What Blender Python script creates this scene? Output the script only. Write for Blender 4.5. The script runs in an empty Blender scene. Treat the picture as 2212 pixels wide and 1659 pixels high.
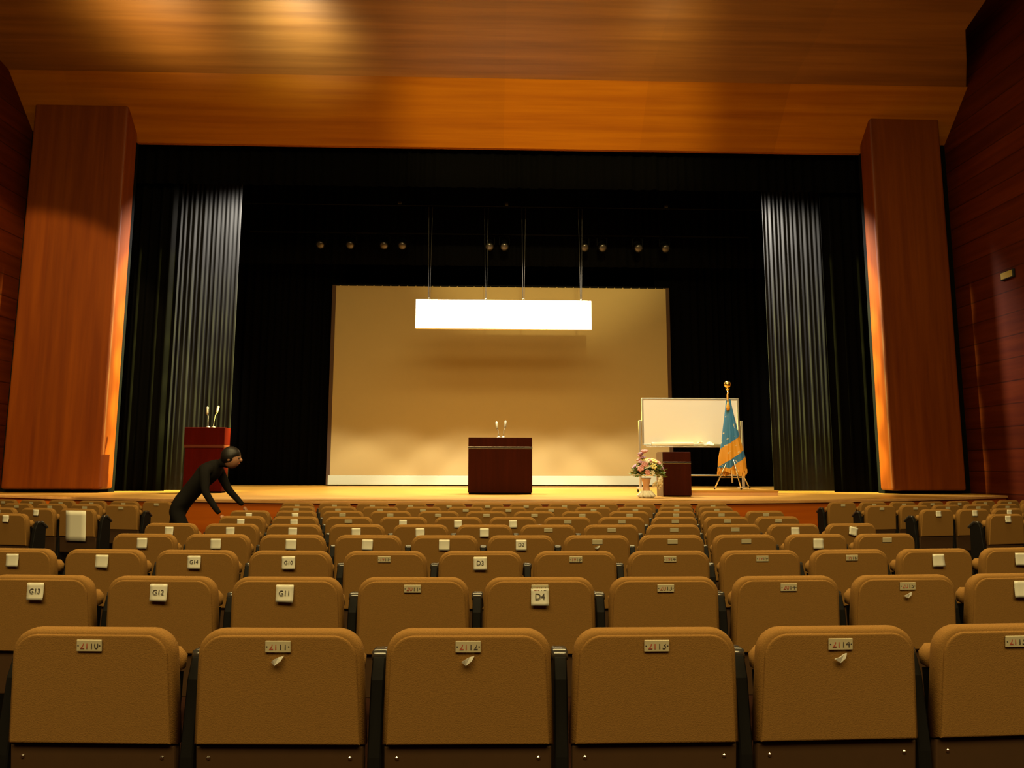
import bpy, bmesh, math, random
from mathutils import Vector, Matrix
random.seed(7)
SC = bpy.context.scene
COL = SC.collection
PI = math.pi

# ------------------------------------------------------------------ camera
FPX, W, H = 1480.0, 2212.0, 1659.0
pitch, yaw, roll = math.atan(178 / FPX), math.atan(.0277), math.radians(.15)
CAM = Vector((-.196, 0, 1.344))
fw = Vector((math.sin(yaw) * math.cos(pitch), math.cos(yaw) * math.cos(pitch), math.sin(pitch)))
r0 = Vector((math.cos(yaw), -math.sin(yaw), 0))
u0 = r0.cross(fw)
rt = r0 * math.cos(roll) + u0 * math.sin(roll)
up = rt.cross(fw)
cd = bpy.data.cameras.new('camera')
cd.sensor_width = 36
cd.lens = FPX / W * 36
cam = bpy.data.objects.new('camera', cd)
COL.objects.link(cam)
cam.matrix_world = Matrix(((rt.x, up.x, -fw.x, CAM.x), (rt.y, up.y, -fw.y, CAM.y), (rt.z, up.z, -fw.z, CAM.z), (0, 0, 0, 1)))
SC.camera = cam


def in_frame_x(p):
    v = Vector(p) - CAM
    z = v.dot(fw)
    return W / 2 + FPX * v.dot(rt) / z if z > .1 else 1e9


# ------------------------------------------------------------------ materials
def material(name):
    m = bpy.data.materials.new(name)
    m.use_nodes = True
    nt = m.node_tree
    return m, nt, nt.nodes['Principled BSDF']


def plain(name, col, rough=.5, metal=0.0, noise=0.0, nscale=40, bump=0.0, spec=.5, emit=None, estr=0):
    m, nt, b = material(name)
    b.inputs['Base Color'].default_value = (*col, 1)
    b.inputs['Roughness'].default_value = rough
    b.inputs['Metallic'].default_value = metal
    b.inputs['Specular IOR Level'].default_value = spec
    if noise or bump:
        tc = nt.nodes.new('ShaderNodeTexCoord')
        nz = nt.nodes.new('ShaderNodeTexNoise')
        nz.inputs['Scale'].default_value = nscale
        nz.inputs['Detail'].default_value = 4
        nt.links.new(tc.outputs['Object'], nz.inputs['Vector'])
        if noise:
            mx = nt.nodes.new('ShaderNodeMix')
            mx.data_type = 'RGBA'
            mx.inputs[6].default_value = (*[c * (1 - noise) for c in col], 1)
            mx.inputs[7].default_value = (*[min(1, c * (1 + noise)) for c in col], 1)
            nt.links.new(nz.outputs['Fac'], mx.inputs[0])
            nt.links.new(mx.outputs[2], b.inputs['Base Color'])
        if bump:
            bp = nt.nodes.new('ShaderNodeBump')
            bp.inputs['Strength'].default_value = bump
            bp.inputs['Distance'].default_value = .004
            nt.links.new(nz.outputs['Fac'], bp.inputs['Height'])
            nt.links.new(bp.outputs['Normal'], b.inputs['Normal'])
    if emit:
        b.inputs['Emission Color'].default_value = (*emit, 1)
        b.inputs['Emission Strength'].default_value = estr
    return m


def wood(name, dark, light, stretch, rough=.4, joint=None, joint_axis=0, jvar=.12, spec=.5, groove=None):
    """Grain along the axis with the smallest stretch; joint = board width along joint_axis (tone varies board to board)."""
    m, nt, b = material(name)
    N, L = nt.nodes, nt.links
    tc = N.new('ShaderNodeTexCoord')
    mp = N.new('ShaderNodeMapping')
    mp.inputs['Scale'].default_value = stretch
    L.new(tc.outputs['Object'], mp.inputs['Vector'])
    nz = N.new('ShaderNodeTexNoise')
    nz.inputs['Scale'].default_value = 1
    nz.inputs['Detail'].default_value = 5
    nz.inputs['Roughness'].default_value = .6
    L.new(mp.outputs['Vector'], nz.inputs['Vector'])
    rp = N.new('ShaderNodeValToRGB')
    rp.color_ramp.elements[0].position = .3
    rp.color_ramp.elements[1].position = .72
    rp.color_ramp.elements[0].color = (*dark, 1)
    rp.color_ramp.elements[1].color = (*light, 1)
    L.new(nz.outputs['Fac'], rp.inputs['Fac'])
    out = rp.outputs['Color']
    if joint:
        sp = N.new('ShaderNodeSeparateXYZ')
        L.new(tc.outputs['Object'], sp.inputs['Vector'])
        dv = N.new('ShaderNodeMath'); dv.operation = 'DIVIDE'
        dv.inputs[1].default_value = joint
        L.new(sp.outputs[joint_axis], dv.inputs[0])
        fl = N.new('ShaderNodeMath'); fl.operation = 'FLOOR'
        L.new(dv.outputs[0], fl.inputs[0])
        wn = N.new('ShaderNodeTexWhiteNoise'); wn.noise_dimensions = '1D'
        L.new(fl.outputs[0], wn.inputs['W'])
        mr = N.new('ShaderNodeMapRange')
        mr.inputs['To Min'].default_value = 1 - jvar
        mr.inputs['To Max'].default_value = 1 + jvar
        L.new(wn.outputs['Value'], mr.inputs['Value'])
        val = mr.outputs['Result']
        if groove:
            fr = N.new('ShaderNodeMath'); fr.operation = 'FRACT'
            L.new(dv.outputs[0], fr.inputs[0])
            gt = N.new('ShaderNodeMath'); gt.operation = 'GREATER_THAN'
            gt.inputs[1].default_value = groove
            L.new(fr.outputs[0], gt.inputs[0])
            g2 = N.new('ShaderNodeMapRange')
            g2.inputs['To Min'].default_value = .45
            g2.inputs['To Max'].default_value = 1
            L.new(gt.outputs[0], g2.inputs['Value'])
            mu = N.new('ShaderNodeMath'); mu.operation = 'MULTIPLY'
            L.new(val, mu.inputs[0]); L.new(g2.outputs['Result'], mu.inputs[1])
            val = mu.outputs[0]
        mx = N.new('ShaderNodeVectorMath'); mx.operation = 'SCALE'
        L.new(out, mx.inputs[0]); L.new(val, mx.inputs['Scale'])
        out = mx.outputs['Vector']
    L.new(out, b.inputs['Base Color'])
    b.inputs['Roughness'].default_value = rough
    b.inputs['Specular IOR Level'].default_value = spec
    return m


WD, WL = (.090, .0150, .0002), (.145, .030, .0004)
M = {}
M['wall_wood'] = wood('red_brown_wall_wood', (.042, .0042, .0002), (.074, .0105, .0003), (.6, .6, 9), .5, .42, 2, .14, spec=.15, groove=.05)
M['pillar_wood'] = wood('vertical_grain_veneer', WD, WL, (7, 7, .35), .5, .6, 0, .06, spec=.2)
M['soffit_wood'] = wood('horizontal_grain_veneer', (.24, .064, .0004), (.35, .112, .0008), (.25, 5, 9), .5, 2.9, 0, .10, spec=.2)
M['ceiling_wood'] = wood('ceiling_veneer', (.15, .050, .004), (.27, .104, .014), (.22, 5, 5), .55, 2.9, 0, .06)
M['stage_floor'] = wood('pale_stage_boards', (.36, .175, .022), (.48, .25, .040), (.5, 14, 14), .38, .12, 1, .08)
M['stage_front'] = wood('stage_front_veneer', (.34, .062, .0008), (.52, .115, .0016), (.4, .4, 10), .5)
M['nosing'] = wood('stage_edge_board', (.46, .22, .07), (.62, .33, .12), (.5, 14, 14), .4)
M['carpet'] = plain('dark_red_brown_carpet', (.020, .007, .004), 1, spec=.05, noise=.3, nscale=60)
M['fabric'] = plain('taupe_seat_fabric', (.255, .128, .028), .88, noise=.22, nscale=320, bump=.35, spec=.25)
M['cushion'] = plain('taupe_cushion_fabric', (.275, .140, .032), .88, noise=.22, nscale=320, bump=.35, spec=.25)
M['shell'] = plain('dark_brown_plywood', (.060, .026, .006), .7, noise=.1, nscale=30)
M['black_metal'] = plain('black_painted_metal', (.006, .0055, .005), .6, spec=.2)
M['arm_pad'] = plain('black_armrest', (.03, .028, .026), .18, spec=.9)
M['chrome'] = plain('chrome', (.75, .72, .66), .18, 1)
M['plate'] = plain('cream_number_plate', (.52, .46, .30), .4)
M['red_ink'] = plain('red_ink', (.36, .07, .04), .6)
M['dark_ink'] = plain('dark_ink', (.045, .035, .03), .6)
M['paper'] = plain('white_paper', (.80, .78, .66), .7)
M['tape'] = plain('shiny_white_tape', (.85, .84, .76), .12)
M['velvet'] = plain('black_velvet', (.0020, .0019, .0018), 1, spec=.0)
M['grey_drape'] = plain('charcoal_drape', (.0105, .0102, .0099), 1, spec=.1)
M['black'] = plain('matt_black', (.004, .004, .004), 1, spec=.02)
M['screen'] = plain('white_screen_cloth', (.35, .265, .125), .8, spec=.2)
M['hem'] = plain('white_screen_hem', (.42, .45, .38), .7)
M['screen_edge'] = plain('dark_screen_border', (.05, .022, .008), .8)
M['sign'] = plain('white_sign_board', (.92, .90, .85), .6)
M['maroon'] = wood('dark_maroon_veneer', (.026, .0034, .0004), (.038, .005, .0006), (12, 12, .6), .6, spec=.05)
M['podium'] = wood('red_brown_veneer', (.050, .0020, .0002), (.070, .003, .0003), (12, 12, .6), .6, spec=.05)
M['podium_trim'] = plain('orange_brown_trim', (.10, .014, .001), .5)
M['lit_side_wood'] = wood('grey_brown_veneer', (.13, .08, .04), (.19, .12, .06), (9, 9, .6), .5)  # paler than the maroon: light on the table's side put into the colour
M['whiteboard'] = plain('whiteboard_enamel', (.80, .76, .66), .3)
M['alu'] = plain('brushed_aluminium', (.62, .58, .50), .35, .8)
M['mic'] = plain('silver_microphone', (.55, .52, .44), .4, .5)
M['gold'] = plain('gold_metal', (.95, .66, .16), .22, 1)
M['gold_thread'] = plain('gold_fringe', (.62, .30, .02), .6, noise=.4, nscale=90)
M['vase'] = plain('peach_ceramic', (.72, .42, .25), .35)
M['leaf'] = plain('flower_leaf_green', (.10, .15, .02), .6, noise=.4, nscale=30)
for n_, c_ in (('white', (.85, .80, .62)), ('pink', (.62, .28, .26)), ('yellow', (.75, .62, .20)), ('lilac', (.48, .28, .42)), ('cream', (.72, .66, .48))):
    M['petal_' + n_] = plain('petals_' + n_, c_, .7)
M['suit'] = plain('black_clothing', (.010, .009, .008), .9, spec=.1)
M['skin'] = plain('skin', (.36, .17, .09), .55)
M['hair'] = plain('dark_hair', (.008, .006, .005), .5)
M['lens'] = plain('lamp_lens', (.06, .05, .045), .3, .5)
M['lamp_case'] = plain('black_lamp_case', (.003, .003, .003), .9, spec=.05)
M['wire'] = plain('steel_wire', (.014, .012, .011), .7, .2)
M['brass'] = plain('dull_yellow_plate', (.26, .19, .03), .6)


# ------------------------------------------------------------------ mesh helpers
def obj(name, bm, mat, parent=None, smooth=False):
    me = bpy.data.meshes.new(name)
    bm.normal_update()
    bm.to_mesh(me)
    bm.free()
    if isinstance(mat, (list, tuple)):
        for k in mat:
            me.materials.append(M[k])
    else:
        me.materials.append(M[mat])
    if smooth:
        for p in me.polygons:
            p.use_smooth = True
    o = bpy.data.objects.new(name, me)
    COL.objects.link(o)
    if parent:
        o.parent = parent
    return o


def thing(name, label, cat, loc=(0, 0, 0), rz=0.0, group=None):
    o = bpy.data.objects.new(name, None)
    o.empty_display_size = .1
    COL.objects.link(o)
    o.location = loc
    o.rotation_euler = (0, 0, rz)
    return tag(o, label, cat, group)


def tag(o, label, cat, group=None):
    o['label'], o['category'] = label, cat
    if group:
        o['group'] = group
    return o


def struct(o):
    o['kind'] = 'structure'
    return o


def add_box(bm, x0, x1, y0, y1, z0, z1, bev=0.0, seg=2, rot=None, about=None):
    r = bmesh.ops.create_cube(bm, size=1)
    vs = r['verts']
    c = Vector(((x0 + x1) / 2, (y0 + y1) / 2, (z0 + z1) / 2))
    for v in vs:
        v.co = Vector((v.co.x * (x1 - x0), v.co.y * (y1 - y0), v.co.z * (z1 - z0))) + c
    if rot:
        bmesh.ops.rotate(bm, verts=vs, cent=about or c, matrix=rot)
    if bev:
        es = {e for v in vs for e in v.link_edges}
        bmesh.ops.bevel(bm, geom=list(es), offset=bev, segments=seg, affect='EDGES', profile=.5)
    return bm


def box(*a, **k):
    return add_box(bmesh.new(), *a, **k)


def add_tube(bm, pts, rad, n=10, cap=True):
    pts = [Vector(p) for p in pts]
    rads = rad if isinstance(rad, (list, tuple)) else [rad] * len(pts)
    rings = []
    for i, p in enumerate(pts):
        d = (pts[min(i + 1, len(pts) - 1)] - pts[max(i - 1, 0)]).normalized()
        a = d.cross(Vector((0, 0, 1)))
        if a.length < .05:
            a = d.cross(Vector((0, 1, 0)))
        a.normalize()
        b = d.cross(a).normalized()
        rings.append([bm.verts.new(p + (a * math.cos(t) + b * math.sin(t)) * rads[i]) for t in [2 * PI * k / n for k in range(n)]])
    for q, s in zip(rings, rings[1:]):
        for k in range(n):
            bm.faces.new((q[k], q[(k + 1) % n], s[(k + 1) % n], s[k]))
    if cap:
        bm.faces.new(rings[0][::-1])
        bm.faces.new(rings[-1])
    bmesh.ops.recalc_face_normals(bm, faces=bm.faces[:])
    return bm


def tube(*a, **k):
    return add_tube(bmesh.new(), *a, **k)


def lathe(prof, n=24, at=(0, 0, 0)):
    """prof: (radius, z) pairs from bottom to top."""
    bm = bmesh.new()
    c = Vector(at)
    rings = [[bm.verts.new(c + Vector((max(r, 1e-4) * math.cos(2 * PI * k / n), max(r, 1e-4) * math.sin(2 * PI * k / n), z))) for k in range(n)] for r, z in prof]
    for q, s in zip(rings, rings[1:]):
        for k in range(n):
            bm.faces.new((q[k], q[(k + 1) % n], s[(k + 1) % n], s[k]))
    bm.faces.new(rings[0][::-1])
    bm.faces.new(rings[-1])
    return bm


def ball(c, r, sub=2, squash=(1, 1, 1), bm=None):
    bm = bm or bmesh.new()
    res = bmesh.ops.create_icosphere(bm, subdivisions=sub, radius=r)
    for v in res['verts']:
        v.co = Vector((v.co.x * squash[0], v.co.y * squash[1], v.co.z * squash[2])) + Vector(c)
    return bm


def slab(poly, axis, a, b, bev=0.0, seg=2):
    """Extrude a 2-D outline from a to b along axis ('y': outline in x,z; 'z': outline in x,y; 'x': outline in y,z)."""
    bm = bmesh.new()

    def P(u, v, w):
        return {'y': (u, w, v), 'z': (u, v, w), 'x': (w, u, v)}[axis]
    A = [bm.verts.new(P(u, v, a)) for u, v in poly]
    B = [bm.verts.new(P(u, v, b)) for u, v in poly]
    fa = bm.faces.new(A)
    fb = bm.faces.new(B[::-1])
    n = len(poly)
    for k in range(n):
        bm.faces.new((A[k], B[k], B[(k + 1) % n], A[(k + 1) % n]))
    bmesh.ops.recalc_face_normals(bm, faces=bm.faces[:])
    if bev:
        es = set(fa.edges) | set(fb.edges)
        bmesh.ops.bevel(bm, geom=list(es), offset=bev, segments=seg, affect='EDGES', profile=.5)
    return bm


def text_mesh(s, size, name):
    """Lettering as a flat mesh in x,z, centred, facing -y."""
    cu = bpy.data.curves.new(name, 'FONT')
    cu.body = s
    cu.size = size
    cu.align_x, cu.align_y = 'CENTER', 'CENTER'
    cu.extrude = .0004
    cu.resolution_u = 3
    o = bpy.data.objects.new(name, cu)
    COL.objects.link(o)
    dg = bpy.context.evaluated_depsgraph_get()
    me = bpy.data.meshes.new_from_object(o.evaluated_get(dg))
    bpy.data.objects.remove(o)
    bpy.data.curves.remove(cu)
    me.transform(Matrix.Rotation(PI / 2, 4, 'X'))
    return me


def letter_obj(name, s, size, mat, loc, parent):
    me = text_mesh(s, size, name)
    me.materials.clear()
    me.materials.append(M[mat])
    o = bpy.data.objects.new(name, me)
    COL.objects.link(o)
    o.location = loc
    o.parent = parent
    return o


ZS = .825                                   # stage floor height


def row_y(r):
    return 1.954 + .928 * (r - 1)


def floor_z(r):
    return 1.344 - (.449 + .006 * (r - 1)) - .85


# ------------------------------------------------------------------ the setting
# floor: one gently falling plane
bm = bmesh.new()
fz = lambda y: floor_z(1 + (y - 1.954) / .928)
v = [bm.verts.new((x, y, fz(y))) for x, y in ((-10.4, -9), (10.2, -9), (10.2, 13.2), (-10.4, 13.2))]
bm.faces.new(v)
g = bmesh.ops.extrude_face_region(bm, geom=bm.faces[:])
for q in [e for e in g['geom'] if isinstance(e, bmesh.types.BMVert)]:
    q.co.z -= .15
bmesh.ops.recalc_face_normals(bm, faces=bm.faces[:])
struct(obj('floor', bm, 'carpet'))

XL, XR = -9.75, 9.45
struct(obj('wall_left', box(XL - .2, XL, -9, 14.4, -.2, 11.5), 'wall_wood'))
struct(obj('wall_right', box(XR, XR + .2, -9, 14.4, -.2, 11.5), 'wall_wood'))
struct(obj('wall_rear', box(XL - .2, XR + .2, -9.2, -9, -.2, 11.5), 'wall_wood'))

# stage: curved apron
R_L, CY = 19.6, 10.31 + 19.6


def arc(x, off=0.0):
    return CY - math.sqrt((R_L - off) ** 2 - x * x)


xs = [XL + (XR - XL) * k / 60 for k in range(61)]
poly = [(x, arc(x)) for x in xs] + [(XR, 13.9), (9.3, 13.9), (9.3, 19.4), (-9.6, 19.4), (-9.6, 13.9), (XL, 13.9)]
struct(obj('floor_stage', slab(poly, 'z', ZS - .05, ZS, .006, 2), 'stage_floor'))
poly = [(x, arc(x) - .012) for x in xs] + [(x, arc(x) + .03) for x in xs[::-1]]
struct(obj('trim_1', slab(poly, 'z', ZS - .045, ZS - .0005, .006, 2), 'nosing'))
poly = [(x, arc(x, .02)) for x in xs] + [(x, arc(x, .12)) for x in xs[::-1]]
struct(obj('wall_stage_front', slab(poly, 'z', -.15, ZS - .05), 'stage_front'))
struct(obj('baseboard_stage', slab([(x, arc(x, -.01)) for x in xs] + [(x, arc(x, .03)) for x in xs[::-1]], 'z', -.15, .10), 'shell'))

# proscenium pillars: front panel from 13.35 to 13.75, lifted over a dark toe gap
for s, name, xi, xo, xw in ((-1, 'wall_pillar_left', -7.63, -9.5, XL), (1, 'wall_pillar_right', 7.63, 9.12, XR)):
    a, b = sorted((xi, xo))
    struct(obj(name, box(a, b, 13.35, 13.78, ZS + .065, 8.62, .05, 4), 'pillar_wood', smooth=False))
    a, b = sorted((xi + s * .06, xw))
    struct(obj(name.replace('pillar', 'recess'), box(a, b, 13.72, 13.95, ZS, 9.0), 'black'))

# soffit, ceiling panel
cz = lambda y: 9.06 + .20 * (12.9 - y)
prof = [(12.9, 9.06), (13.86, 8.06), (13.95, 8.06), (13.95, 9.6), (13.5, 9.6), (12.95, 9.10)]
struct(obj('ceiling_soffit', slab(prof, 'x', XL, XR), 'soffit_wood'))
bm = bmesh.new()
pl = [(XL, 12.9), (9.42, 12.9), (8.95, 12.2), (8.45, 11.5), (8.2, 9.2), (XL, 9.2)]
A = [bm.verts.new((x, y, cz(y))) for x, y in pl]
B = [bm.verts.new((x, y, cz(y) + .12)) for x, y in pl]
bm.faces.new(A[::-1]); bm.faces.new(B)
for k in range(len(pl)):
    bm.faces.new((A[k], B[k], B[(k + 1) % len(pl)], A[(k + 1) % len(pl)]))
bmesh.ops.recalc_face_normals(bm, faces=bm.faces[:])
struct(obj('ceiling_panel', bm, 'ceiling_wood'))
struct(obj('ceiling', box(XL, XR, -9, 13.9, 11.3, 11.5), 'shell'))

# stage house: black box
struct(obj('wall_stage_left', box(-9.8, -9.6, 13.9, 19.6, 0, 11), 'black'))
struct(obj('wall_stage_right', box(9.3, 9.5, 13.9, 19.6, 0, 11), 'black'))
struct(obj('wall_stage_back', box(-9.8, 9.5, 19.4, 19.6, 0, 11), 'black'))
struct(obj('ceiling_stage', box(-9.8, 9.5, 13.95, 19.6, 10.8, 11), 'black'))


# ------------------------------------------------------------------ curtains
def curtain(name, label, x0, x1, y, z0, z1, wl, amp, mat, n_per=10, ph=0.0):
    bm = bmesh.new()
    L = x1 - x0
    n = max(8, int(L / wl * n_per))
    rows = [z0 + (z1 - z0) * k / 6 for k in range(7)]
    rnd = random.Random(hash(label) % 999 if False else len(label) * 7 + int(abs(x0) * 10))
    js = [rnd.uniform(-.35, .35) for _ in range(n + 1)]
    grid = []
    for iz, z in enumerate(rows):
        g = []
        for i in range(n + 1):
            x = x0 + L * i / n
            a = amp * (.75 + .35 * math.sin(x * 2.3 + ph)) * (.8 + .2 * iz / 6)
            yy = y + a * math.sin(2 * PI * x / wl + ph + 1.6 * math.sin(x * 3.1)) + .7 * a * math.sin(2 * PI * x / (wl * 2.63) + 1) + .25 * amp * js[i]
            g.append(bm.verts.new((x, yy, z)))
        grid.append(g)
    for a, b in zip(grid, grid[1:]):
        for i in range(n):
            bm.faces.new((a[i], a[i + 1], b[i + 1], b[i]))
    ex = bmesh.ops.extrude_face_region(bm, geom=bm.faces[:])
    for q in [e for e in ex['geom'] if isinstance(e, bmesh.types.BMVert)]:
        q.co.y += .012
    bmesh.ops.recalc_face_normals(bm, faces=bm.faces[:])
    return tag(obj(name, bm, mat, smooth=True), label, 'curtain')


curtain('leg_curtain', 'black velvet leg curtain just inside the left proscenium pillar', -8.6, -6.93, 14.35, ZS, 9.2, .19, .045, 'velvet')
curtain('leg_curtain', 'black velvet leg curtain just inside the right proscenium pillar', 6.98, 8.6, 14.35, ZS, 9.2, .19, .045, 'velvet')
curtain('leg_curtain', 'grey lit pleated leg curtain on the left, behind the red-brown podium', -8.6, -5.90, 15.05, ZS, 9.2, .10, .011, 'grey_drape')
curtain('leg_curtain', 'grey lit pleated leg curtain on the right, beyond the flag', 5.98, 8.6, 15.05, ZS, 9.2, .10, .011, 'grey_drape')
curtain('back_curtain', 'black pleated back curtain hanging left of the projection screen', -9.3, -4.3, 18.6, ZS, 9.5, .21, .05, 'velvet')
curtain('back_curtain', 'black pleated back curtain hanging right of the projection screen', 4.3, 9.1, 18.6, ZS, 9.5, .21, .05, 'velvet')
curtain('border_curtain', 'black border curtain hanging across the stage under the wooden soffit', -8.6, 8.6, 14.15, 7.30, 9.9, .22, .03, 'velvet')
curtain('border_curtain', 'black border curtain hanging above the projection screen', -8.6, 8.6, 17.6, 6.6, 10.4, .22, .03, 'velvet')

# ------------------------------------------------------------------ projection screen
YS = 18.28
t = thing('projection_screen', 'large white projection screen at the back of the stage, lower part brightly lit', 'screen', (0.03, YS, ZS))
obj('screen_cloth', box(-4.50, 4.50, 0, .015, .27, 5.38), 'screen', t)
obj('bottom_hem', box(-4.55, 4.53, -.012, .02, .03, .268, .006, 2), 'hem', t)
bm = box(-4.60, -4.503, .002, .03, .03, 5.40)
obj('side_border', bm, 'screen_edge', t)
obj('side_border', box(4.503, 4.60, .002, .03, .03, 5.40), 'screen_edge', t)
bm = bmesh.new()
add_box(bm, -4.60, 4.60, .02, .05, 5.383, 5.44)
obj('top_batten', bm, 'black', t)
for k in range(40):
    bm2 = tube([(-4.42 + k * .2267, .008, 5.36), (-4.38 + k * .2267, .010, 5.395)], .012, 6)
    obj('lashing', bm2, 'screen', t)

# hanging sign
YB = 15.8
t = thing('hanging_sign', 'long blank white sign board hanging on wires before the screen', 'sign', (.05, YB, 4.53))
obj('board', box(-2.07, 2.06, -.03, .03, 0, .70, .012, 2), 'sign', t)
for x in (-1.76, -.43, .46, 1.82):
    obj('hook', tube([(x - .02, 0, .70), (x - .02, 0, .74), (x + .02, 0, .74), (x + .02, 0, .70)], .008, 6), 'chrome', t)
    for d in (-.045, .045):
        obj('wire', tube([(x + d * .3, 0, .73), (x + d, 0, 2.96)], .006, 6), 'wire', t)
tag(obj('batten_pipe', tube([(-6.2, YB, 7.53), (6.4, YB, 7.53)], .016, 10), 'lamp_case'), 'thin horizontal batten pipe across the dark stage, above the sign wires', 'pipe')
for x, w in ((-2.45, 'left'), (0.1, 'middle'), (3.95, 'right')):
    tag(obj('pipe_clamp', box(x - .04, x + .04, YB - .05, YB + .05, 7.547, 7.61, .012), 'wire'),
        f'small metal clamp on the batten pipe, the {w} one of three', 'clamp')

# row of dim spotlights above the screen
names = ['first', 'second', 'third', 'fourth', 'fifth', 'sixth', 'seventh', 'eighth', 'ninth', 'tenth', 'eleventh', 'twelfth']
lx = [-4.58, -3.83, -2.98, -2.52, -.31, .07, 2.12, 2.58, 3.50, 4.20]
for i, x in enumerate(lx):
    t = thing('stage_spotlight', f'dim stage spotlight high above the screen, {names[i]} of ten from the left', 'spotlight', (x, 17.0, 6.98), 0, 'row of dim spotlights above the screen')
    tilt = Matrix.Rotation(math.radians(-38), 3, 'X')
    b = lathe([(.075, -.17), (.10, -.12), (.10, .10), (.112, .10), (.112, .16)], 18)
    bmesh.ops.rotate(b, verts=b.verts[:], cent=(0, 0, 0), matrix=Matrix.Rotation(math.radians(128), 3, 'X'))
    obj('lamp_case', b, 'lamp_case', t, True)
    b = lathe([(.10, .155), (.085, .175), (.04, .188), (.005, .19)], 18)
    bmesh.ops.rotate(b, verts=b.verts[:], cent=(0, 0, 0), matrix=Matrix.Rotation(math.radians(128), 3, 'X'))
    obj('lens', b, 'lens', t, True)
    obj('yoke', tube([(-.125, 0, 0), (-.125, 0, .2), (0, 0, .24), (.125, 0, .2), (.125, 0, 0)], .012, 6), 'lamp_case', t)
tag(obj('batten_pipe', tube([(-6.4, 17.0, 7.26), (6.4, 17.0, 7.26)], .024, 10), 'lamp_case'), 'black batten pipe carrying the row of dim stage spotlights', 'pipe')

# ------------------------------------------------------------------ lectern in the middle of the stage
t = thing('lectern', 'wide dark maroon lectern with a silver band in the middle of the stage', 'lectern', (-.055, 12.93, ZS))
obj('body', box(-.60, .60, 0, .55, .03, .845, .008), 'maroon', t)
obj('plinth', box(-.585, .585, .02, .53, 0, .03), 'black', t)
obj('metal_band', box(-.603, .603, -.006, .556, .845, .885, .003), 'chrome', t)
obj('top_box', box(-.60, .60, 0, .55, .885, 1.06, .008), 'maroon', t)


def gooseneck(x, y, z, dx, label, h=.24, lean=.0):
    t = thing('microphone', label, 'microphone', (x, y, z))
    obj('base', lathe([(.040, 0), (.040, .012), (.025, .022), (.012, .03)], 20), 'mic', t, True)
    obj('neck', tube([(0, 0, .02), (dx * .05, .0, h * .45), (dx * .10, .02, h * .8), (dx * .25, .03, h)], .007, 8), 'mic', t, True)
    b = tube([(dx * .25, .03, h - .01), (dx * .27, .035, h + .02), (dx * .36, .06, h + .13), (dx * .38, .065, h + .14)], [.013, .022, .024, .012], 12)
    obj('head', b, 'mic', t, True)


gooseneck(-.085, 13.12, ZS + 1.06, -.12, 'left silver gooseneck microphone on the wide maroon lectern', .17)
gooseneck(.005, 13.12, ZS + 1.06, .12, 'right silver gooseneck microphone on the wide maroon lectern', .19)

# podium at the left
t = thing('podium', 'tall narrow red-brown podium at the left of the stage', 'podium', (-5.73, 13.36, ZS))
obj('body', box(-.37, .37, 0, .26, .03, .86, .008), 'podium', t)
obj('plinth', box(-.355, .355, .02, .24, 0, .03), 'black', t)
obj('trim_rail', box(-.38, .38, -.02, .27, .86, .915, .006), 'podium_trim', t)
obj('head_panel', slab([(-.02, .915), (-.03, 1.24), (-.02, 1.25), (.26, 1.25), (.26, .915)], 'x', -.385, .385, .008), 'podium', t)
gooseneck(-5.72, 13.46, ZS + 1.25, -.16, 'silver microphone bent to the left on the red-brown podium', .27)
gooseneck(-5.62, 13.46, ZS + 1.25, .14, 'silver microphone bent to the right on the red-brown podium', .29)

# side table right of the lectern
t = thing('side_table', 'short dark maroon side table with a silver band under the whiteboard', 'table', (3.05, 12.06, ZS))
obj('body', box(-.245, .245, 0, .46, .02, .575, .006), 'maroon', t)
obj('metal_band', box(-.248, .248, -.005, .465, .575, .605, .003), 'chrome', t)
obj('top_box', box(-.245, .245, 0, .46, .605, .78, .006), 'maroon', t)
obj('lit_side', box(-.262, -.249, .01, .45, 0, .77, .003), 'lit_side_wood', t)  # thin facing that paints the lit left side of the table
obj('plinth', box(-.235, .235, .02, .45, 0, .02), 'black', t)

# flowers
VX, VY = 2.42, 11.72
t = thing('flower_vase', 'peach vase wrapped in white frills holding mixed flowers, left of the side table', 'vase', (VX, VY, ZS))
obj('vase_body', lathe([(.07, 0), (.085, .03), (.06, .12), (.05, .2), (.075, .30), (.085, .33), (.07, .325)], 24), 'vase', t, True)
b = bmesh.new()
rings = []
for i, (r_, z_) in enumerate(((.10, 0), (.145, .025), (.12, .06), (.09, .10), (.08, .115))):
    rings.append([b.verts.new((r_ * (1 + .18 * math.sin(9 * a + i)) * math.cos(a), r_ * (1 + .18 * math.sin(9 * a + i)) * math.sin(a), z_)) for a in [2 * PI * k / 54 for k in range(54)]])
for q, s in zip(rings, rings[1:]):
    for k in range(54):
        b.faces.new((q[k], q[(k + 1) % 54], s[(k + 1) % 54], s[k]))
obj('paper_frill', b, 'paper', t, True)
rnd = random.Random(3)
b = bmesh.new()
for k in range(340):                                   # leaves of the bouquet
    a, e = rnd.uniform(0, 2 * PI), rnd.uniform(-.25, 1.1)
    rr = rnd.uniform(.06, .25)
    c = Vector((rr * math.cos(a) * math.cos(e) + .03, rr * math.sin(a) * math.cos(e) * .7, .40 + rr * math.sin(e) * .8))
    d = Vector((math.cos(a), math.sin(a), rnd.uniform(-.3, .7))).normalized() * rnd.uniform(.07, .12)
    w = d.cross(Vector((rnd.uniform(-1, 1), rnd.uniform(-1, 1), 1))).normalized() * .026
    vs = [b.verts.new(c), b.verts.new(c + d * .5 + w), b.verts.new(c + d), b.verts.new(c + d * .5 - w)]
    b.faces.new(vs)
obj('foliage', b, 'leaf', t)
kinds = ['white', 'yellow', 'pink', 'lilac', 'cream', 'pink']
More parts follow.
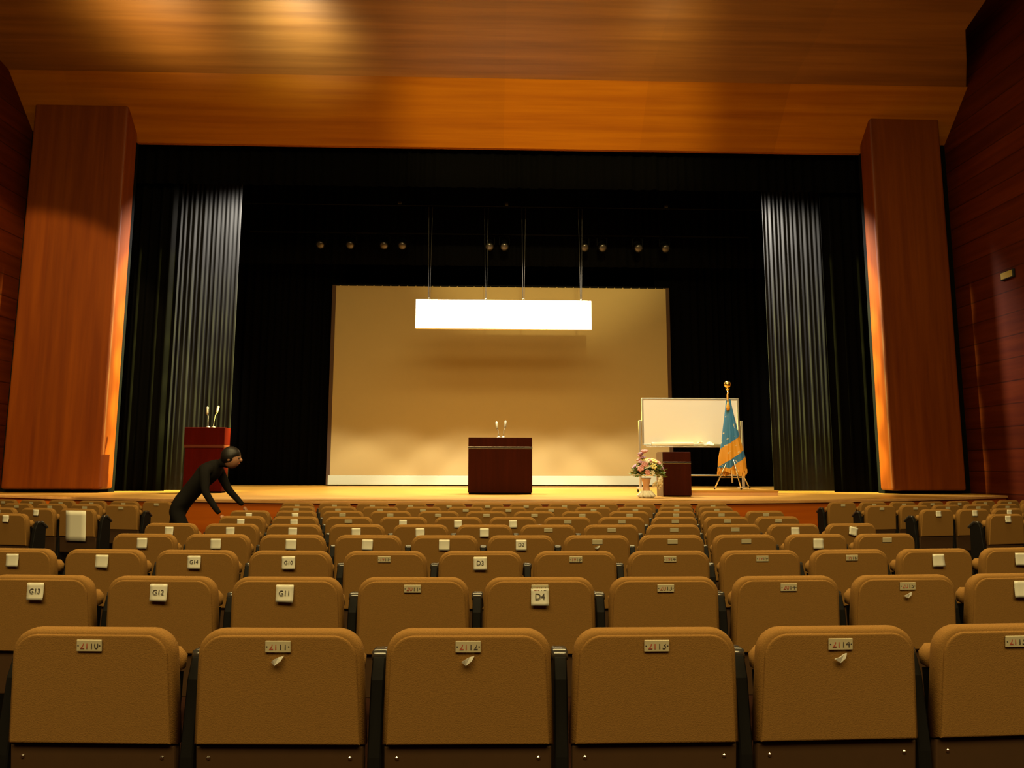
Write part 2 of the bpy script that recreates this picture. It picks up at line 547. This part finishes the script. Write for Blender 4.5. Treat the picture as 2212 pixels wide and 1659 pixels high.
for k in range(34):
    a, e = rnd.uniform(PI, 2 * PI) if k % 3 else rnd.uniform(0, PI), rnd.uniform(-.15, 1.35)
    if k < 6:
        c = (-.06 + rnd.uniform(-.05, .05), rnd.uniform(-.06, .06), .60 + k * .035)
    elif k < 13:
        c = (.10 + rnd.uniform(-.02, .14), rnd.uniform(-.12, -.02), .18 + rnd.uniform(0, .14))
    else:
        c = (.25 * math.cos(a) * math.cos(e) + .04, .20 * math.sin(a) * math.cos(e), .44 + .20 * math.sin(e))
    col = ('lilac', 'pink')[k % 2] if k < 6 else ('white' if k < 13 else kinds[k % 6])
    b = bmesh.new()
    s_ = rnd.uniform(.038, .060)
    ball((0, 0, 0), s_ * .6, 1, bm=b)
    for q in range(6):
        aa = q * PI / 3
        ball((s_ * .75 * math.cos(aa), s_ * .75 * math.sin(aa), .2 * s_), s_ * .5, 1, (1, 1, .6), bm=b)
    dirv = (Vector(c) - Vector((.02, .08, .34))).normalized()
    bmesh.ops.rotate(b, verts=b.verts[:], cent=(0, 0, 0), matrix=Vector((0, 0, 1)).rotation_difference(dirv).to_matrix())
    bmesh.ops.translate(b, verts=b.verts[:], vec=c)
    obj('flower', b, 'petal_' + col, t, True)

# low platform
t = thing('low_platform', 'low pale wooden platform on the right of the stage under the flag', 'platform', (0, 0, ZS))
obj('top_board', box(3.33, 5.00, 12.45, 13.50, .07, .10, .004), 'stage_floor', t)
obj('front_board', box(3.34, 4.99, 12.46, 12.49, 0, .07), 'nosing', t)
obj('side_board', box(3.34, 3.37, 12.49, 13.49, 0, .07), 'nosing', t)
obj('side_board', box(4.96, 4.99, 12.49, 13.49, 0, .07), 'nosing', t)
obj('rear_board', box(3.37, 4.96, 13.46, 13.49, 0, .07), 'nosing', t)

# whiteboard on wheels
YW = 13.95
t = thing('whiteboard', 'wide whiteboard on a wheeled aluminium stand behind the flag', 'whiteboard', (3.86, YW, ZS))
obj('writing_surface', box(-.97, .97, 0, .02, .98, 1.89, .002), 'whiteboard', t)
fr = obj('frame', box(-1.01, 1.01, -.012, .03, 1.89, 1.925, .004), 'alu', t)
obj('frame', box(-1.01, 1.01, -.012, .03, .945, .98, .004), 'alu', t)
obj('frame', box(-1.01, -.97, -.012, .03, .98, 1.89, .004), 'alu', t)
obj('frame', box(.97, 1.01, -.012, .03, .98, 1.89, .004), 'alu', t)
obj('pen_tray', box(-.95, .95, -.10, -.012, .915, .935, .004), 'alu', t)
for s in (-1, 1):
    lg = obj('leg', box(s * 1.055 - .022, s * 1.055 + .022, -.015, .035, .10, 1.46, .006), 'alu', t)
    obj('foot', box(s * 1.055 - .025, s * 1.055 + .025, -.30, .30, .06, .10, .006), 'alu', t)
    for dy in (-.27, .27):
        b = lathe([(.03, -.012), (.03, .012)], 14)
        bmesh.ops.rotate(b, verts=b.verts[:], cent=(0, 0, 0), matrix=Matrix.Rotation(PI / 2, 3, 'Y'))
        bmesh.ops.translate(b, verts=b.verts[:], vec=(s * 1.055, dy, .03))
        obj('caster', b, 'black_metal', t)
obj('cross_bar', tube([(-1.04, .01, .35), (1.04, .01, .35)], .014, 8), 'alu', t)
b = tube([(-.43, 0, 0), (-.42, 0, .0), (.42, 0, .01), (.43, 0, .01)], [.035, .042, .034, .03], 14)
o = tag(obj('paper_roll', b, 'paper', None, True), 'long white roll of paper lying on the whiteboard tray', 'paper')
o.location = (3.86 - .40, YW - .062, ZS + .977)
b = bmesh.new()
for i in range(2):
    pass
gr = [[b.verts.new((-.16 + .32 * i / 10, -.04 + .06 * j / 4 , .012 * math.sin(i * 1.3 + j) + .02 * abs(math.sin(i * .6)) + (-.05 * (4 - j) / 4 if i > 3 else 0))) for i in range(11)] for j in range(5)]
for j in range(4):
    for i in range(10):
        b.faces.new((gr[j][i], gr[j][i + 1], gr[j + 1][i + 1], gr[j + 1][i]))
ex = bmesh.ops.extrude_face_region(b, geom=b.faces[:])
for q in [e for e in ex['geom'] if isinstance(e, bmesh.types.BMVert)]:
    q.co.z += .012
bmesh.ops.recalc_face_normals(b, faces=b.faces[:])
o = tag(obj('crumpled_sheet', b, 'paper'), 'crumpled white sheet lying beside the paper roll on the whiteboard tray', 'paper')
o.location = (3.86 + .27, YW - .075, ZS + .993)

# flag on a tripod
FX, FY, FZ = 4.38, 13.08, ZS + .10
t = thing('flag_stand', 'chrome tripod flag stand with gold ball on the low platform', 'flag stand', (FX, FY, FZ))
obj('pole', tube([(0, 0, .12), (-.03, 0, 1.95)], .014, 10), 'chrome', t, True)
obj('finial', ball((-.032, 0, 2.01), .068, 3), 'gold', t, True)
obj('finial_collar', lathe([(.03, 1.90), (.04, 1.93), (.022, 1.955)], 16, (-.03, 0, 0)), 'gold', t, True)
for dx, dy in ((-.42, -.22), (.02, -.40), (.40, .20)):
    lg = obj('leg', tube([(0, 0, .66), (dx * .12, dy * .12, .62), (dx, dy, .012)], .012, 8), 'chrome', t, True)
    obj('rubber_foot', ball((dx, dy, .021), .02, 1), 'black_metal', lg)
    obj('brace', tube([(0, 0, .22), (dx * .66, dy * .66, .22)], .006, 6), 'chrome', t)
obj('hub', lathe([(.03, .60), (.04, .63), (.04, .70), (.025, .72)], 16), 'chrome', t, True)

m, nt, bs = material('blue_and_gold_flag_cloth')
N, L = nt.nodes, nt.links
tc = N.new('ShaderNodeTexCoord')
sp = N.new('ShaderNodeSeparateXYZ')
L.new(tc.outputs['Object'], sp.inputs[0])
ma = N.new('ShaderNodeMath'); ma.operation = 'MULTIPLY_ADD'
ma.inputs[1].default_value = -.62
L.new(sp.outputs[0], ma.inputs[0]); L.new(sp.outputs[2], ma.inputs[2])
mr = N.new('ShaderNodeMapRange')
mr.inputs['From Min'].default_value = .2
mr.inputs['From Max'].default_value = 1.8
L.new(ma.outputs[0], mr.inputs[0])
cr = N.new('ShaderNodeValToRGB')
cr.color_ramp.interpolation = 'CONSTANT'
E_ = cr.color_ramp.elements
E_[0].position = 0; E_[0].color = (.56, .235, .012, 1)
E_[1].position = .155; E_[1].color = (.028, .13, .24, 1)
for p_, c_ in ((.245, (.58, .25, .012, 1)), (.44, (.035, .17, .32, 1))):
    e = E_.new(p_); e.color = c_
L.new(mr.outputs[0], cr.inputs[0])
nz = N.new('ShaderNodeTexNoise'); nz.inputs['Scale'].default_value = 14
L.new(tc.outputs['Object'], nz.inputs['Vector'])
gt = N.new('ShaderNodeMath'); gt.operation = 'GREATER_THAN'; gt.inputs[1].default_value = .68
L.new(nz.outputs['Fac'], gt.inputs[0])
mx = N.new('ShaderNodeMix'); mx.data_type = 'RGBA'
mx.inputs[7].default_value = (.60, .50, .28, 1)
L.new(gt.outputs[0], mx.inputs[0]); L.new(cr.outputs[0], mx.inputs[6])
L.new(mx.outputs[2], bs.inputs['Base Color'])
bs.inputs['Roughness'].default_value = .55
M['flag'] = m
tf = thing('flag', 'blue and gold flag with gold fringe draped down the chrome pole', 'flag', (FX, FY, FZ))
b = bmesh.new()
rings = []
NZ, NA = 26, 72
for i in range(NZ + 1):
    f = i / NZ
    z = 1.72 - 1.36 * f
    w = .045 + .225 * f ** 1.1 - (.03 * max(0, f - .85) / .15)
    dpt = .035 + .09 * f
    cx = -.025 + .03 * f
    ring = []
    for k in range(NA):
        a = 2 * PI * k / NA
        fold = 1 + .20 * f * math.sin(7 * a + 2.2 * f) + .10 * f * math.sin(13 * a)
        ring.append(b.verts.new((cx + w * fold * math.cos(a), dpt * fold * math.sin(a), z + .05 * f * math.sin(a * 2 + .4))))
    rings.append(ring)
for q, s in zip(rings, rings[1:]):
    for k in range(NA):
        b.faces.new((q[k], q[(k + 1) % NA], s[(k + 1) % NA], s[k]))
bmesh.ops.recalc_face_normals(b, faces=b.faces[:])
obj('cloth', b, 'flag', tf, True)
b = bmesh.new()
for k in range(NA):
    a = 2 * PI * k / NA
    fold = 1 + .20 * math.sin(7 * a + 2.2) + .10 * math.sin(13 * a)
    x_, y_ = .005 + .24 * fold * math.cos(a), .125 * fold * math.sin(a)
    z_ = .365 + .05 * math.sin(a * 2 + .4)
    add_tube(b, [(x_, y_, z_), (x_ * 1.01, y_ * 1.01, z_ - .075)], .010, 5)
obj('fringe', b, 'gold_thread', tf)
b = tube([(-.03, -.02, 1.86), (-.055, -.05, 1.80), (-.06, -.06, 1.70), (-.05, -.06, 1.66)], .016, 8)
obj('cord', b, 'gold_thread', tf, True)
b = lathe([(.03, 1.50), (.036, 1.56), (.026, 1.62), (.012, 1.67)], 14, (-.055, -.065, 0))
obj('tassel', b, 'gold_thread', tf, True)

# small plate on the right wall
t = thing('wall_plate', 'small dull yellow plate on the dark right wall', 'wall plate', (9.45, 12.23, 4.85))
obj('housing', box(-.05, -.002, -.16, .16, 0, .16, .01), 'black_metal', t)
obj('face', box(-.056, -.05, -.14, .14, .02, .14), 'brass', t)

# ------------------------------------------------------------------ seats
GW = .446


def back_outline(w_top, w_bot, z0, z1, rad, inset=0.0):
    w_top, w_bot, z0, z1 = w_top / 2 - inset, w_bot / 2 - inset, z0 + inset, z1 - inset
    rad -= inset * .5
    pts = [(-w_bot, z0), (w_bot, z0)]
    for k in range(9):
        a = PI / 2 * k / 8
        pts.append((w_top - rad + rad * math.cos(a), z1 - rad + rad * math.sin(a)))
    for k in range(9):
        a = PI / 2 + PI / 2 * k / 8
        pts.append((-w_top + rad + rad * math.cos(a), z1 - rad + rad * math.sin(a)))
    return pts


def shear(bm, k=-.10, z0=.85):
    for v in bm.verts:
        v.co.y += (v.co.z - z0) * k
    return bm


b_back = shear(slab(back_outline(.456, .476, .535, .85, .070), 'y', .002, .052, .020, 5))
b_panel = shear(slab(back_outline(.456, .476, .526, .85, .070, .014), 'y', -.003, .012, .006, 3))
b_lower = shear(slab([(-.230, .36), (.230, .36), (.231, .533), (-.231, .533)], 'y', .012, .045, .006, 2))
b_cush = slab([(-.200, .712), (.200, .712), (.219, .722), (.222, .758), (.200, .782), (-.200, .782), (-.222, .758), (-.219, .722)], 'y', .054, .128, .028, 4)
b_shell = slab([(-.205, .41), (.205, .41), (.212, .712), (-.212, .712)], 'y', .075, .118, .010, 2)
b_side = slab([(.05, .0), (.32, .0), (.32, .04), (.22, .08), (.20, .70), (.15, .755), (.09, .755), (.07, .70), (.05, .50)], 'x', .241, .279, .004, 1)
b_arm = slab([(.092, .745), (.14, .745), (.205, .690), (.228, .697), (.222, .716), (.15, .772), (.10, .772)], 'x', .236, .284, .008, 3)
b_plate = shear(box(-.035, .035, -.0085, -.0045, .792, .824, .0015, 1))
b_screw = None
proto = thing('theatre_seat', 'x', 'seat')
P_back = obj('backrest', b_back, 'fabric', proto, True)
P_panel = obj('back_panel', b_panel, 'fabric', proto, False)
P_lower = obj('lower_panel', b_lower, 'shell', proto)
P_cush = obj('seat_cushion', b_cush, 'cushion', proto, True)
P_shell = obj('seat_underside', b_shell, 'black_metal', proto)
P_side = obj('side_stand', b_side, 'black_metal', proto)
P_arm = obj('armrest', b_arm, 'arm_pad', proto, True)
P_plate = obj('number_plate', b_plate, 'plate', proto)
for p in (P_back, P_cush, P_arm):
    pass
b = bmesh.new()
ball((0, 0, 0), .006, 1, (1, .5, 1), b)
me_screw = bpy.data.meshes.new('screw')
b.to_mesh(me_screw); b.free()
me_screw.materials.append(M['chrome'])
b = bmesh.new()
ball((0, 0, 0), .0028, 1, (1, .4, 1), b)
me_hole = bpy.data.meshes.new('plate_screw')
b.to_mesh(me_hole); b.free()
me_hole.materials.append(M['dark_ink'])
PARTS = [P_back, P_panel, P_lower, P_cush, P_shell, P_side, P_arm, P_plate]
ORD = ['first', 'second', 'third', 'fourth', 'fifth', 'sixth', 'seventh', 'eighth', 'ninth', 'tenth', 'eleventh', 'twelfth']
ROWN = ['nearest row', 'second-nearest row', 'third-nearest row', 'fourth-nearest row', 'fifth-nearest row', 'sixth-nearest row', 'third row from stage', 'second row from stage', 'front row at stage']
RA = 26.0


def link_child(me, name, parent, loc):
    o = bpy.data.objects.new(name, me)
    COL.objects.link(o)
    o.parent = parent
    o.location = loc
    return o


used = [False]


def seat(r, s, label, group, end_left=False, num=None):
    th = s / RA
    loc = (RA * math.sin(th), row_y(r) + RA * (1 - math.cos(th)), floor_z(r) - fz_corr(r, th))
    if not used[0]:
        root, kids, used[0] = proto, PARTS, True
    else:
        root = proto.copy()
        COL.objects.link(root)
        kids = []
        for p in PARTS:
            c = p.copy()
            COL.objects.link(c)
            c.parent = root
            kids.append(c)
    root.location, root.rotation_euler = loc, (0, 0, th)
    root['label'], root['group'] = label, group
    if end_left:
        for p in (P_side, P_arm):
            c = p.copy()
            COL.objects.link(c)
            c.parent = root
            c.location = (-.52, 0, 0)
    if r == 1:
        for x in (-.195, .195):
            link_child(me_screw, 'screw', root, (x, .046, .50))
    if num and r <= 3:
        plate = kids[7]
        letter_obj('row_lettering', str(num[0]), .026, 'red_ink', (-.012, -.0045, .808), plate)
        letter_obj('seat_lettering', str(num[1]), .026, 'dark_ink', (.014, -.0045, .808), plate)
        for x in (-.030, .030):
            link_child(me_hole, 'plate_screw', plate, (x, -.004, .808))
    return root


def fz_corr(r, th):
    return .006 / .928 * RA * (1 - math.cos(th))


def slip(root, label, txt=None, tilt=0.0, z=.782, w=.072, h=.068):
    t = thing('paper_slip', label, 'paper slip', root.location, root.rotation_euler[2], 'paper slips on seat backs')
    b = bmesh.new()
    n = 6
    g = []
    for j in range(n + 1):
        zz = z - h / 2 + h * j / n
        curl = .010 * (1 - j / n) ** 2
        g.append([b.verts.new((-w / 2 + w * i / 4, -.0094 - curl * (.6 + .4 * i / 4), zz)) for i in range(5)])
    for q, s in zip(g, g[1:]):
        for i in range(4):
            b.faces.new((q[i], q[i + 1], s[i + 1], s[i]))
    ex = bmesh.ops.extrude_face_region(b, geom=b.faces[:])
    for q in [e for e in ex['geom'] if isinstance(e, bmesh.types.BMVert)]:
        q.co.y += .0009
    bmesh.ops.recalc_face_normals(b, faces=b.faces[:])
    shear(b)
    if tilt:
        bmesh.ops.rotate(b, verts=b.verts[:], cent=(0, 0, z), matrix=Matrix.Rotation(tilt, 3, 'Y'))
    if abs(tilt) > .1:
        bmesh.ops.translate(b, verts=b.verts[:], vec=(0, -.004, 0))
    o = obj('sheet', b, 'paper', t, True)
    if txt:
        lt = letter_obj('lettering', txt, .034 if len(txt) < 3 else .028, 'dark_ink', (0, -.0094 - .0045 + (z - .85) * -.10 - .0012, z + .002), t)
        lt.rotation_euler = (math.radians(-10), 0, 0)


def tape(root, label, z=.775):
    b = bmesh.new()
    pts = [(-.018, .002, z - .008), (-.006, -.006, z - .016), (.010, -.004, z - .004), (.017, .003, z + .008), (.004, -.004, z + .006), (-.008, -.010, z + .001)]
    vs = [b.verts.new((x, -.012 + y, zz)) for x, y, zz in pts]
    b.faces.new((vs[0], vs[1], vs[5])); b.faces.new((vs[1], vs[2], vs[4], vs[5])); b.faces.new((vs[2], vs[3], vs[4]))
    ex = bmesh.ops.extrude_face_region(b, geom=b.faces[:])
    for q in [e for e in ex['geom'] if isinstance(e, bmesh.types.BMVert)]:
        q.co.y += .004
    bmesh.ops.recalc_face_normals(b, faces=b.faces[:])
    shear(b)
    o = tag(obj('tape_scrap', b, 'tape'), label, 'tape scrap', 'tape scraps on seat backs')
    o.location = root.location
    o.rotation_euler = root.rotation_euler


SLIPS = {2: {-4: 'G13', -3: 'G12', -2: 'G11', 0: 'D4', 4: None},
         3: {-6: None, -5: None, -4: 'G14', -3: 'G10', -1: 'D3', 4: None, 5: None},
         4: {-5: None, -4: None, -3: None, -2: None, -1: None, 0: 'D2', 4: None},
         5: {-6: None, -5: None, -4: None, -3: None, -2: None, -1: None, 4: None, 5: None},
         6: {-5: None, -4: None, -2: None, -1: None, 0: None},
         7: {-6: None, -5: None}}
TAPES = {1: (-2, -1, 1), 2: (3,), 4: (1,)}
COLS = {1: range(-3, 3), 2: range(-4, 5)}
for r in range(9, 0, -1):
    odd = r % 2
    cols = COLS.get(r, range(-6, 6) if odd else range(-5, 6))
    for i, k in enumerate(cols):
        s = (k + .5) * .52 if odd else k * .52
        sl, tp = k in SLIPS.get(r, {}), k in TAPES.get(r, ())
        feat = 'with paper slip' if sl else 'with torn tape' if tp else 'with bare plate'
        where = f'centre block, {ROWN[r - 1]}, {ORD[i]} from the left'
        root = seat(r, s, f'brown folding seat {feat}, {where}', 'centre block theatre seats', i == 0, (22 - r, 12 + (k + 1 if odd else k) + (0 if odd else 0)))
        if sl:
            tx = SLIPS[r][k]
            lab = f'white paper slip reading {tx}, {where}' if tx else f'white paper slip on seat back, {where}'
            slip(root, lab, tx, tilt=(.25 if (r, k) == (5, 5) else random.uniform(-.03, .03)), z=.775 if tx and tx[0] == 'D' and r < 3 else .788)
        if tp:
            tape(root, f'shiny torn tape scrap below the number plate, {where}')

SIDE_SLIPS = {(-1, 6, 0), (-1, 7, 1), (1, 7, 0), (1, 7, 1), (1, 7, 2), (1, 6, 0)}
for sd, side in ((-1, 'left'), (1, 'right')):
    for r in range(9, 5, -1):
        s0 = {-1: {9: 4.92, 8: 4.915, 7: 4.92, 6: 5.08}, 1: {9: 4.86, 8: 4.90, 7: 5.06, 6: 5.21}}[sd][r]
        for i in range(8):
            s = sd * (s0 + .52 * i)
            th = s / RA
            x = RA * math.sin(th)
            px = in_frame_x((x - sd * .25, row_y(r) + RA * (1 - math.cos(th)), .8))
            if not -5 < px < W + 5 or abs(x) > 9:
                continue
            sl = (sd, r, i) in SIDE_SLIPS
            sheet = (sd, r, i) == (-1, 7, 0)
            feat = 'with white sheet' if sheet else 'with paper slip' if sl else 'with bare plate'
            where = f'{side} block, {ROWN[r - 1]}, {ORD[i]} from the aisle'
            root = seat(r, s, f'brown folding seat {feat}, {where}', f'{side} block theatre seats', sd > 0 and i == 0)
            if sl:
                slip(root, f'white paper slip on seat back, {where}', None, .03 * i, z=.80)
            if sheet:
                slip(root, 'large white paper sheet covering a seat back in the left block', None, .0, z=.66, w=.255, h=.34)

# ------------------------------------------------------------------ person in the left aisle
PX, PY = -3.93, 8.35
fzp = fz(PY)
root = thing('person', 'person in black clothes bending forward in the aisle left of the centre block', 'person', (PX, PY, fzp))


def skin(name, verts, edges, radii, mat, parent, lv=2, rootv=0):
    me = bpy.data.meshes.new(name)
    me.from_pydata([Vector(v) for v in verts], edges, [])
    o = bpy.data.objects.new(name, me)
    COL.objects.link(o)
    mo = o.modifiers.new('skin', 'SKIN')
    mo.use_smooth_shade = True
    for i, sv in enumerate(me.skin_vertices[0].data):
        rr = radii[i]
        sv.radius = rr if isinstance(rr, tuple) else (rr, rr)
        sv.use_root = i == rootv
    ms = o.modifiers.new('sub', 'SUBSURF')
    ms.levels = ms.render_levels = lv
    dg = bpy.context.evaluated_depsgraph_get()
    me2 = bpy.data.meshes.new_from_object(o.evaluated_get(dg))
    bpy.data.objects.remove(o)
    me2.name = name
    me2.materials.clear()
    me2.materials.append(M[mat])
    for p in me2.polygons:
        p.use_smooth = True
    o = bpy.data.objects.new(name, me2)
    COL.objects.link(o)
    o.parent = parent
    return o


# joints: 0 pelvis, spine to neck, arms, legs; the person leans to +x
V = [(0, 0, .86), (.14, 0, 1.02), (.28, 0, 1.19), (.39, 0, 1.31), (.47, -.01, 1.37),          # 0-4 pelvis..neck base
     (.53, -.02, 1.375), (.60, -.03, 1.375),                                                       # 5 neck, 6 head centre
     (.37, -.19, 1.28), (.42, -.25, 1.03), (.55, -.24, .84), (.59, -.235, .79),                    # right arm
     (.39, .19, 1.28), (.50, .23, 1.05), (.66, .20, .90), (.70, .195, .86),                        # left arm
     (.02, -.10, .80), (.22, -.11, .47), (.10, -.11, .09), (.24, -.11, .045),                      # near leg
     (-.02, .10, .80), (-.10, .11, .46), (-.36, .11, .10), (-.23, .11, .045)]                      # far leg
Ed = [(0, 1), (1, 2), (2, 3), (3, 4), (4, 5), (5, 6), (3, 7), (7, 8), (8, 9), (9, 10), (3, 11), (11, 12), (12, 13), (13, 14),
      (0, 15), (15, 16), (16, 17), (17, 18), (0, 19), (19, 20), (20, 21), (21, 22)]
Rd = [(.14, .11), (.14, .11), (.155, .115), (.15, .10), .065, .052, .085, .065, .045, .034, .028, .065, .045, .034, .028,
      .092, .062, .042, .035, .092, .062, .042, .035]
skin('body', V, Ed, Rd, 'suit', root)
b = ball((.62, -.03, 1.425), .105, 3, (1.0, .82, 1.12))
hd = obj('head', b, 'skin', root, True)
b = ball((.605, -.03, 1.455), .116, 3, (1.0, .90, 1.02))
for v in [v for v in b.verts if v.co.x > .66 and v.co.z < 1.45]:
    v.co.x = .66
obj('hair', b, 'hair', root, True)
obj('nose', ball((.73, -.035, 1.405), .016, 2, (1.2, .8, 1.3)), 'skin', hd, True)
for s in (-1, 1):
    obj('eye', ball((.713, -.03 + s * .034, 1.43), .011, 2), 'dark_ink', hd, True)
    obj('ear', ball((.615, -.03 + s * .088, 1.42), .026, 2, (.8, .4, 1.2)), 'skin', hd, True)
obj('mouth', ball((.712, -.03, 1.365), .018, 2, (.5, 1.2, .35)), 'red_ink', hd, True)
# hands with five fingers each
for hx, hy, hz, s in ((.60, -.235, .775, -1), (.71, .195, .845, 1)):
    d = Vector((.55, 0, -.83)).normalized()
    sd = Vector((0, 1, 0))
    o_ = Vector((hx, hy, hz))
    HV, HE, HR = [o_, o_ + d * .045, o_ + d * .085], [(0, 1), (1, 2)], [.024, (.036, .018), (.036, .016)]
    for q, (off, ln) in enumerate(((-.027, .060), (-.009, .072), (.009, .068), (.027, .052))):
        i0 = len(HV)
        HV += [o_ + d * .088 + sd * off, o_ + d * (.088 + ln * .5) + sd * off * 1.1 + Vector((.006, 0, 0)), o_ + d * (.088 + ln) + sd * off * 1.15 + Vector((-.012, 0, -.004))]
        HE += [(2, i0), (i0, i0 + 1), (i0 + 1, i0 + 2)]
        HR += [.0095, .0088, .007]
    i0 = len(HV)
    HV += [o_ + d * .03 + sd * (-s * .034) + Vector((.01, 0, 0)), o_ + d * .065 + sd * (-s * .058) + Vector((.018, 0, 0)), o_ + d * .09 + sd * (-s * .062) + Vector((.016, 0, 0))]
    HE += [(1, i0), (i0, i0 + 1), (i0 + 1, i0 + 2)]
    HR += [.012, .010, .008]
    skin('hand', HV, HE, HR, 'skin', root, 1)


# ------------------------------------------------------------------ lights
def spot(name, loc, target, power, col, half, blend=.3, size=.12):
    l = bpy.data.lights.new(name, 'SPOT')
    l.energy, l.color, l.spot_size, l.spot_blend, l.shadow_soft_size = power, col, 2 * math.radians(half), blend, size
    o = bpy.data.objects.new(name, l)
    COL.objects.link(o)
    o.location = loc
    o.rotation_euler = (Vector(target) - Vector(loc)).to_track_quat('-Z', 'Y').to_euler()
    return o


def area(name, loc, target, power, col, sx, sy):
    l = bpy.data.lights.new(name, 'AREA')
    l.shape = 'RECTANGLE'
    l.energy, l.color, l.size, l.size_y = power, col, sx, sy
    o = bpy.data.objects.new(name, l)
    COL.objects.link(o)
    o.location = loc
    o.rotation_euler = (Vector(target) - Vector(loc)).to_track_quat('-Z', 'Y').to_euler()
    return o


WARM = (1, .74, .30)
STAGE = (1, .86, .56)
# border lights behind the first black border: sign, floor, foot of the screen
for i, x in enumerate((-4.45, -2.85, -.9, .5, 2.05, 3.65)):
    spot('border_light', (x, 14.75, 7.7), (x, 14.90, ZS), 2500, STAGE, 32.5, .16, .10)
for x in (-1.55, -.5, .55, 1.6):
    spot('sign_fill', (x, 14.75, 7.7), (x, 15.78, 4.88), 1000, (1, .93, .78), 12.5, .3, .05)  # extra spots added to push the sign to white
# spots added over the stage to light the grey legs
spot('leg_fill', (-4.7, 14.62, 7.6), (-6.6, 15.05, 5.8), 7000, (1, .93, .80), 38, .9, .2)
spot('leg_fill', (4.8, 14.62, 7.6), (6.7, 15.05, 5.8), 7000, (1, .93, .80), 38, .9, .2)
# front-of-house spot on the whiteboard and flag
spot('front_light', (4.2, 8.6, 9.4), (3.8, 13.6, 1.7), 1500, (1, .97, .80), 14, .5, .15)
for z in (1.0, 1.95, 2.9, 3.85, 4.8):  # unseen stacked spots added at the stage sides to brighten the pillar reveals
    spot('reveal_fill', (6.4, 13.9, 6.4), (-7.62, 14.40, z), 40000, (1, .96, .20), 4.7, .35, .10)
    spot('reveal_fill', (-6.4, 13.9, 6.4), (7.62, 14.44, z), 42000, (1, .96, .20), 4.7, .35, .10)
spot('pillar_fill', (-4.5, 3.2, 9.2), (-10.0, 13.35, 2.5), 6600, WARM, 16.5, .1, .15)  # added spot; its cone edge stands for the shadow on the pillar top
# unseen spot added at the rear to brighten the soffit
spot('soffit_fill', (.2, -6, 8.3), (1.0, 13.3, 8.6), 14000, (1, .80, .3), 11, .6, .2)
# added spots without fixtures, making the bright ceiling patches
spot('ceiling_fill', (-3.70, 11.15, 8.35), (-3.85, 11.75, 9.3), 245, (.86, 1, .85), 62, 1, .3)
spot('ceiling_fill', (-6.3, 11.2, 8.0), (-6.3, 11.5, 9.3), 190, (1, .82, .40), 62, 1, .06)
spot('ceiling_fill', (2.9, 11.2, 8.3), (2.9, 11.7, 9.3), 26, (1, .90, .45), 60, 1, .3)
# house lights
area('house_light', (-.5, -3.5, 8.6), (0, 5, .5), 1150, WARM, 12, 3)
area('house_light', (0, 5.5, 9.4), (0, 5.5, 0), 1100, WARM, 12, 3)

wd = bpy.data.worlds.new('world')
SC.world = wd
wd.use_nodes = True
wd.node_tree.nodes['Background'].inputs[0].default_value = (1, .6, .25, 1)
wd.node_tree.nodes['Background'].inputs[1].default_value = .004

vs = SC.view_settings
SC.display_settings.display_device = 'sRGB'
vs.view_transform, vs.look, vs.exposure, vs.gamma = 'Standard', 'None', 0, 1
vs.use_curve_mapping = False
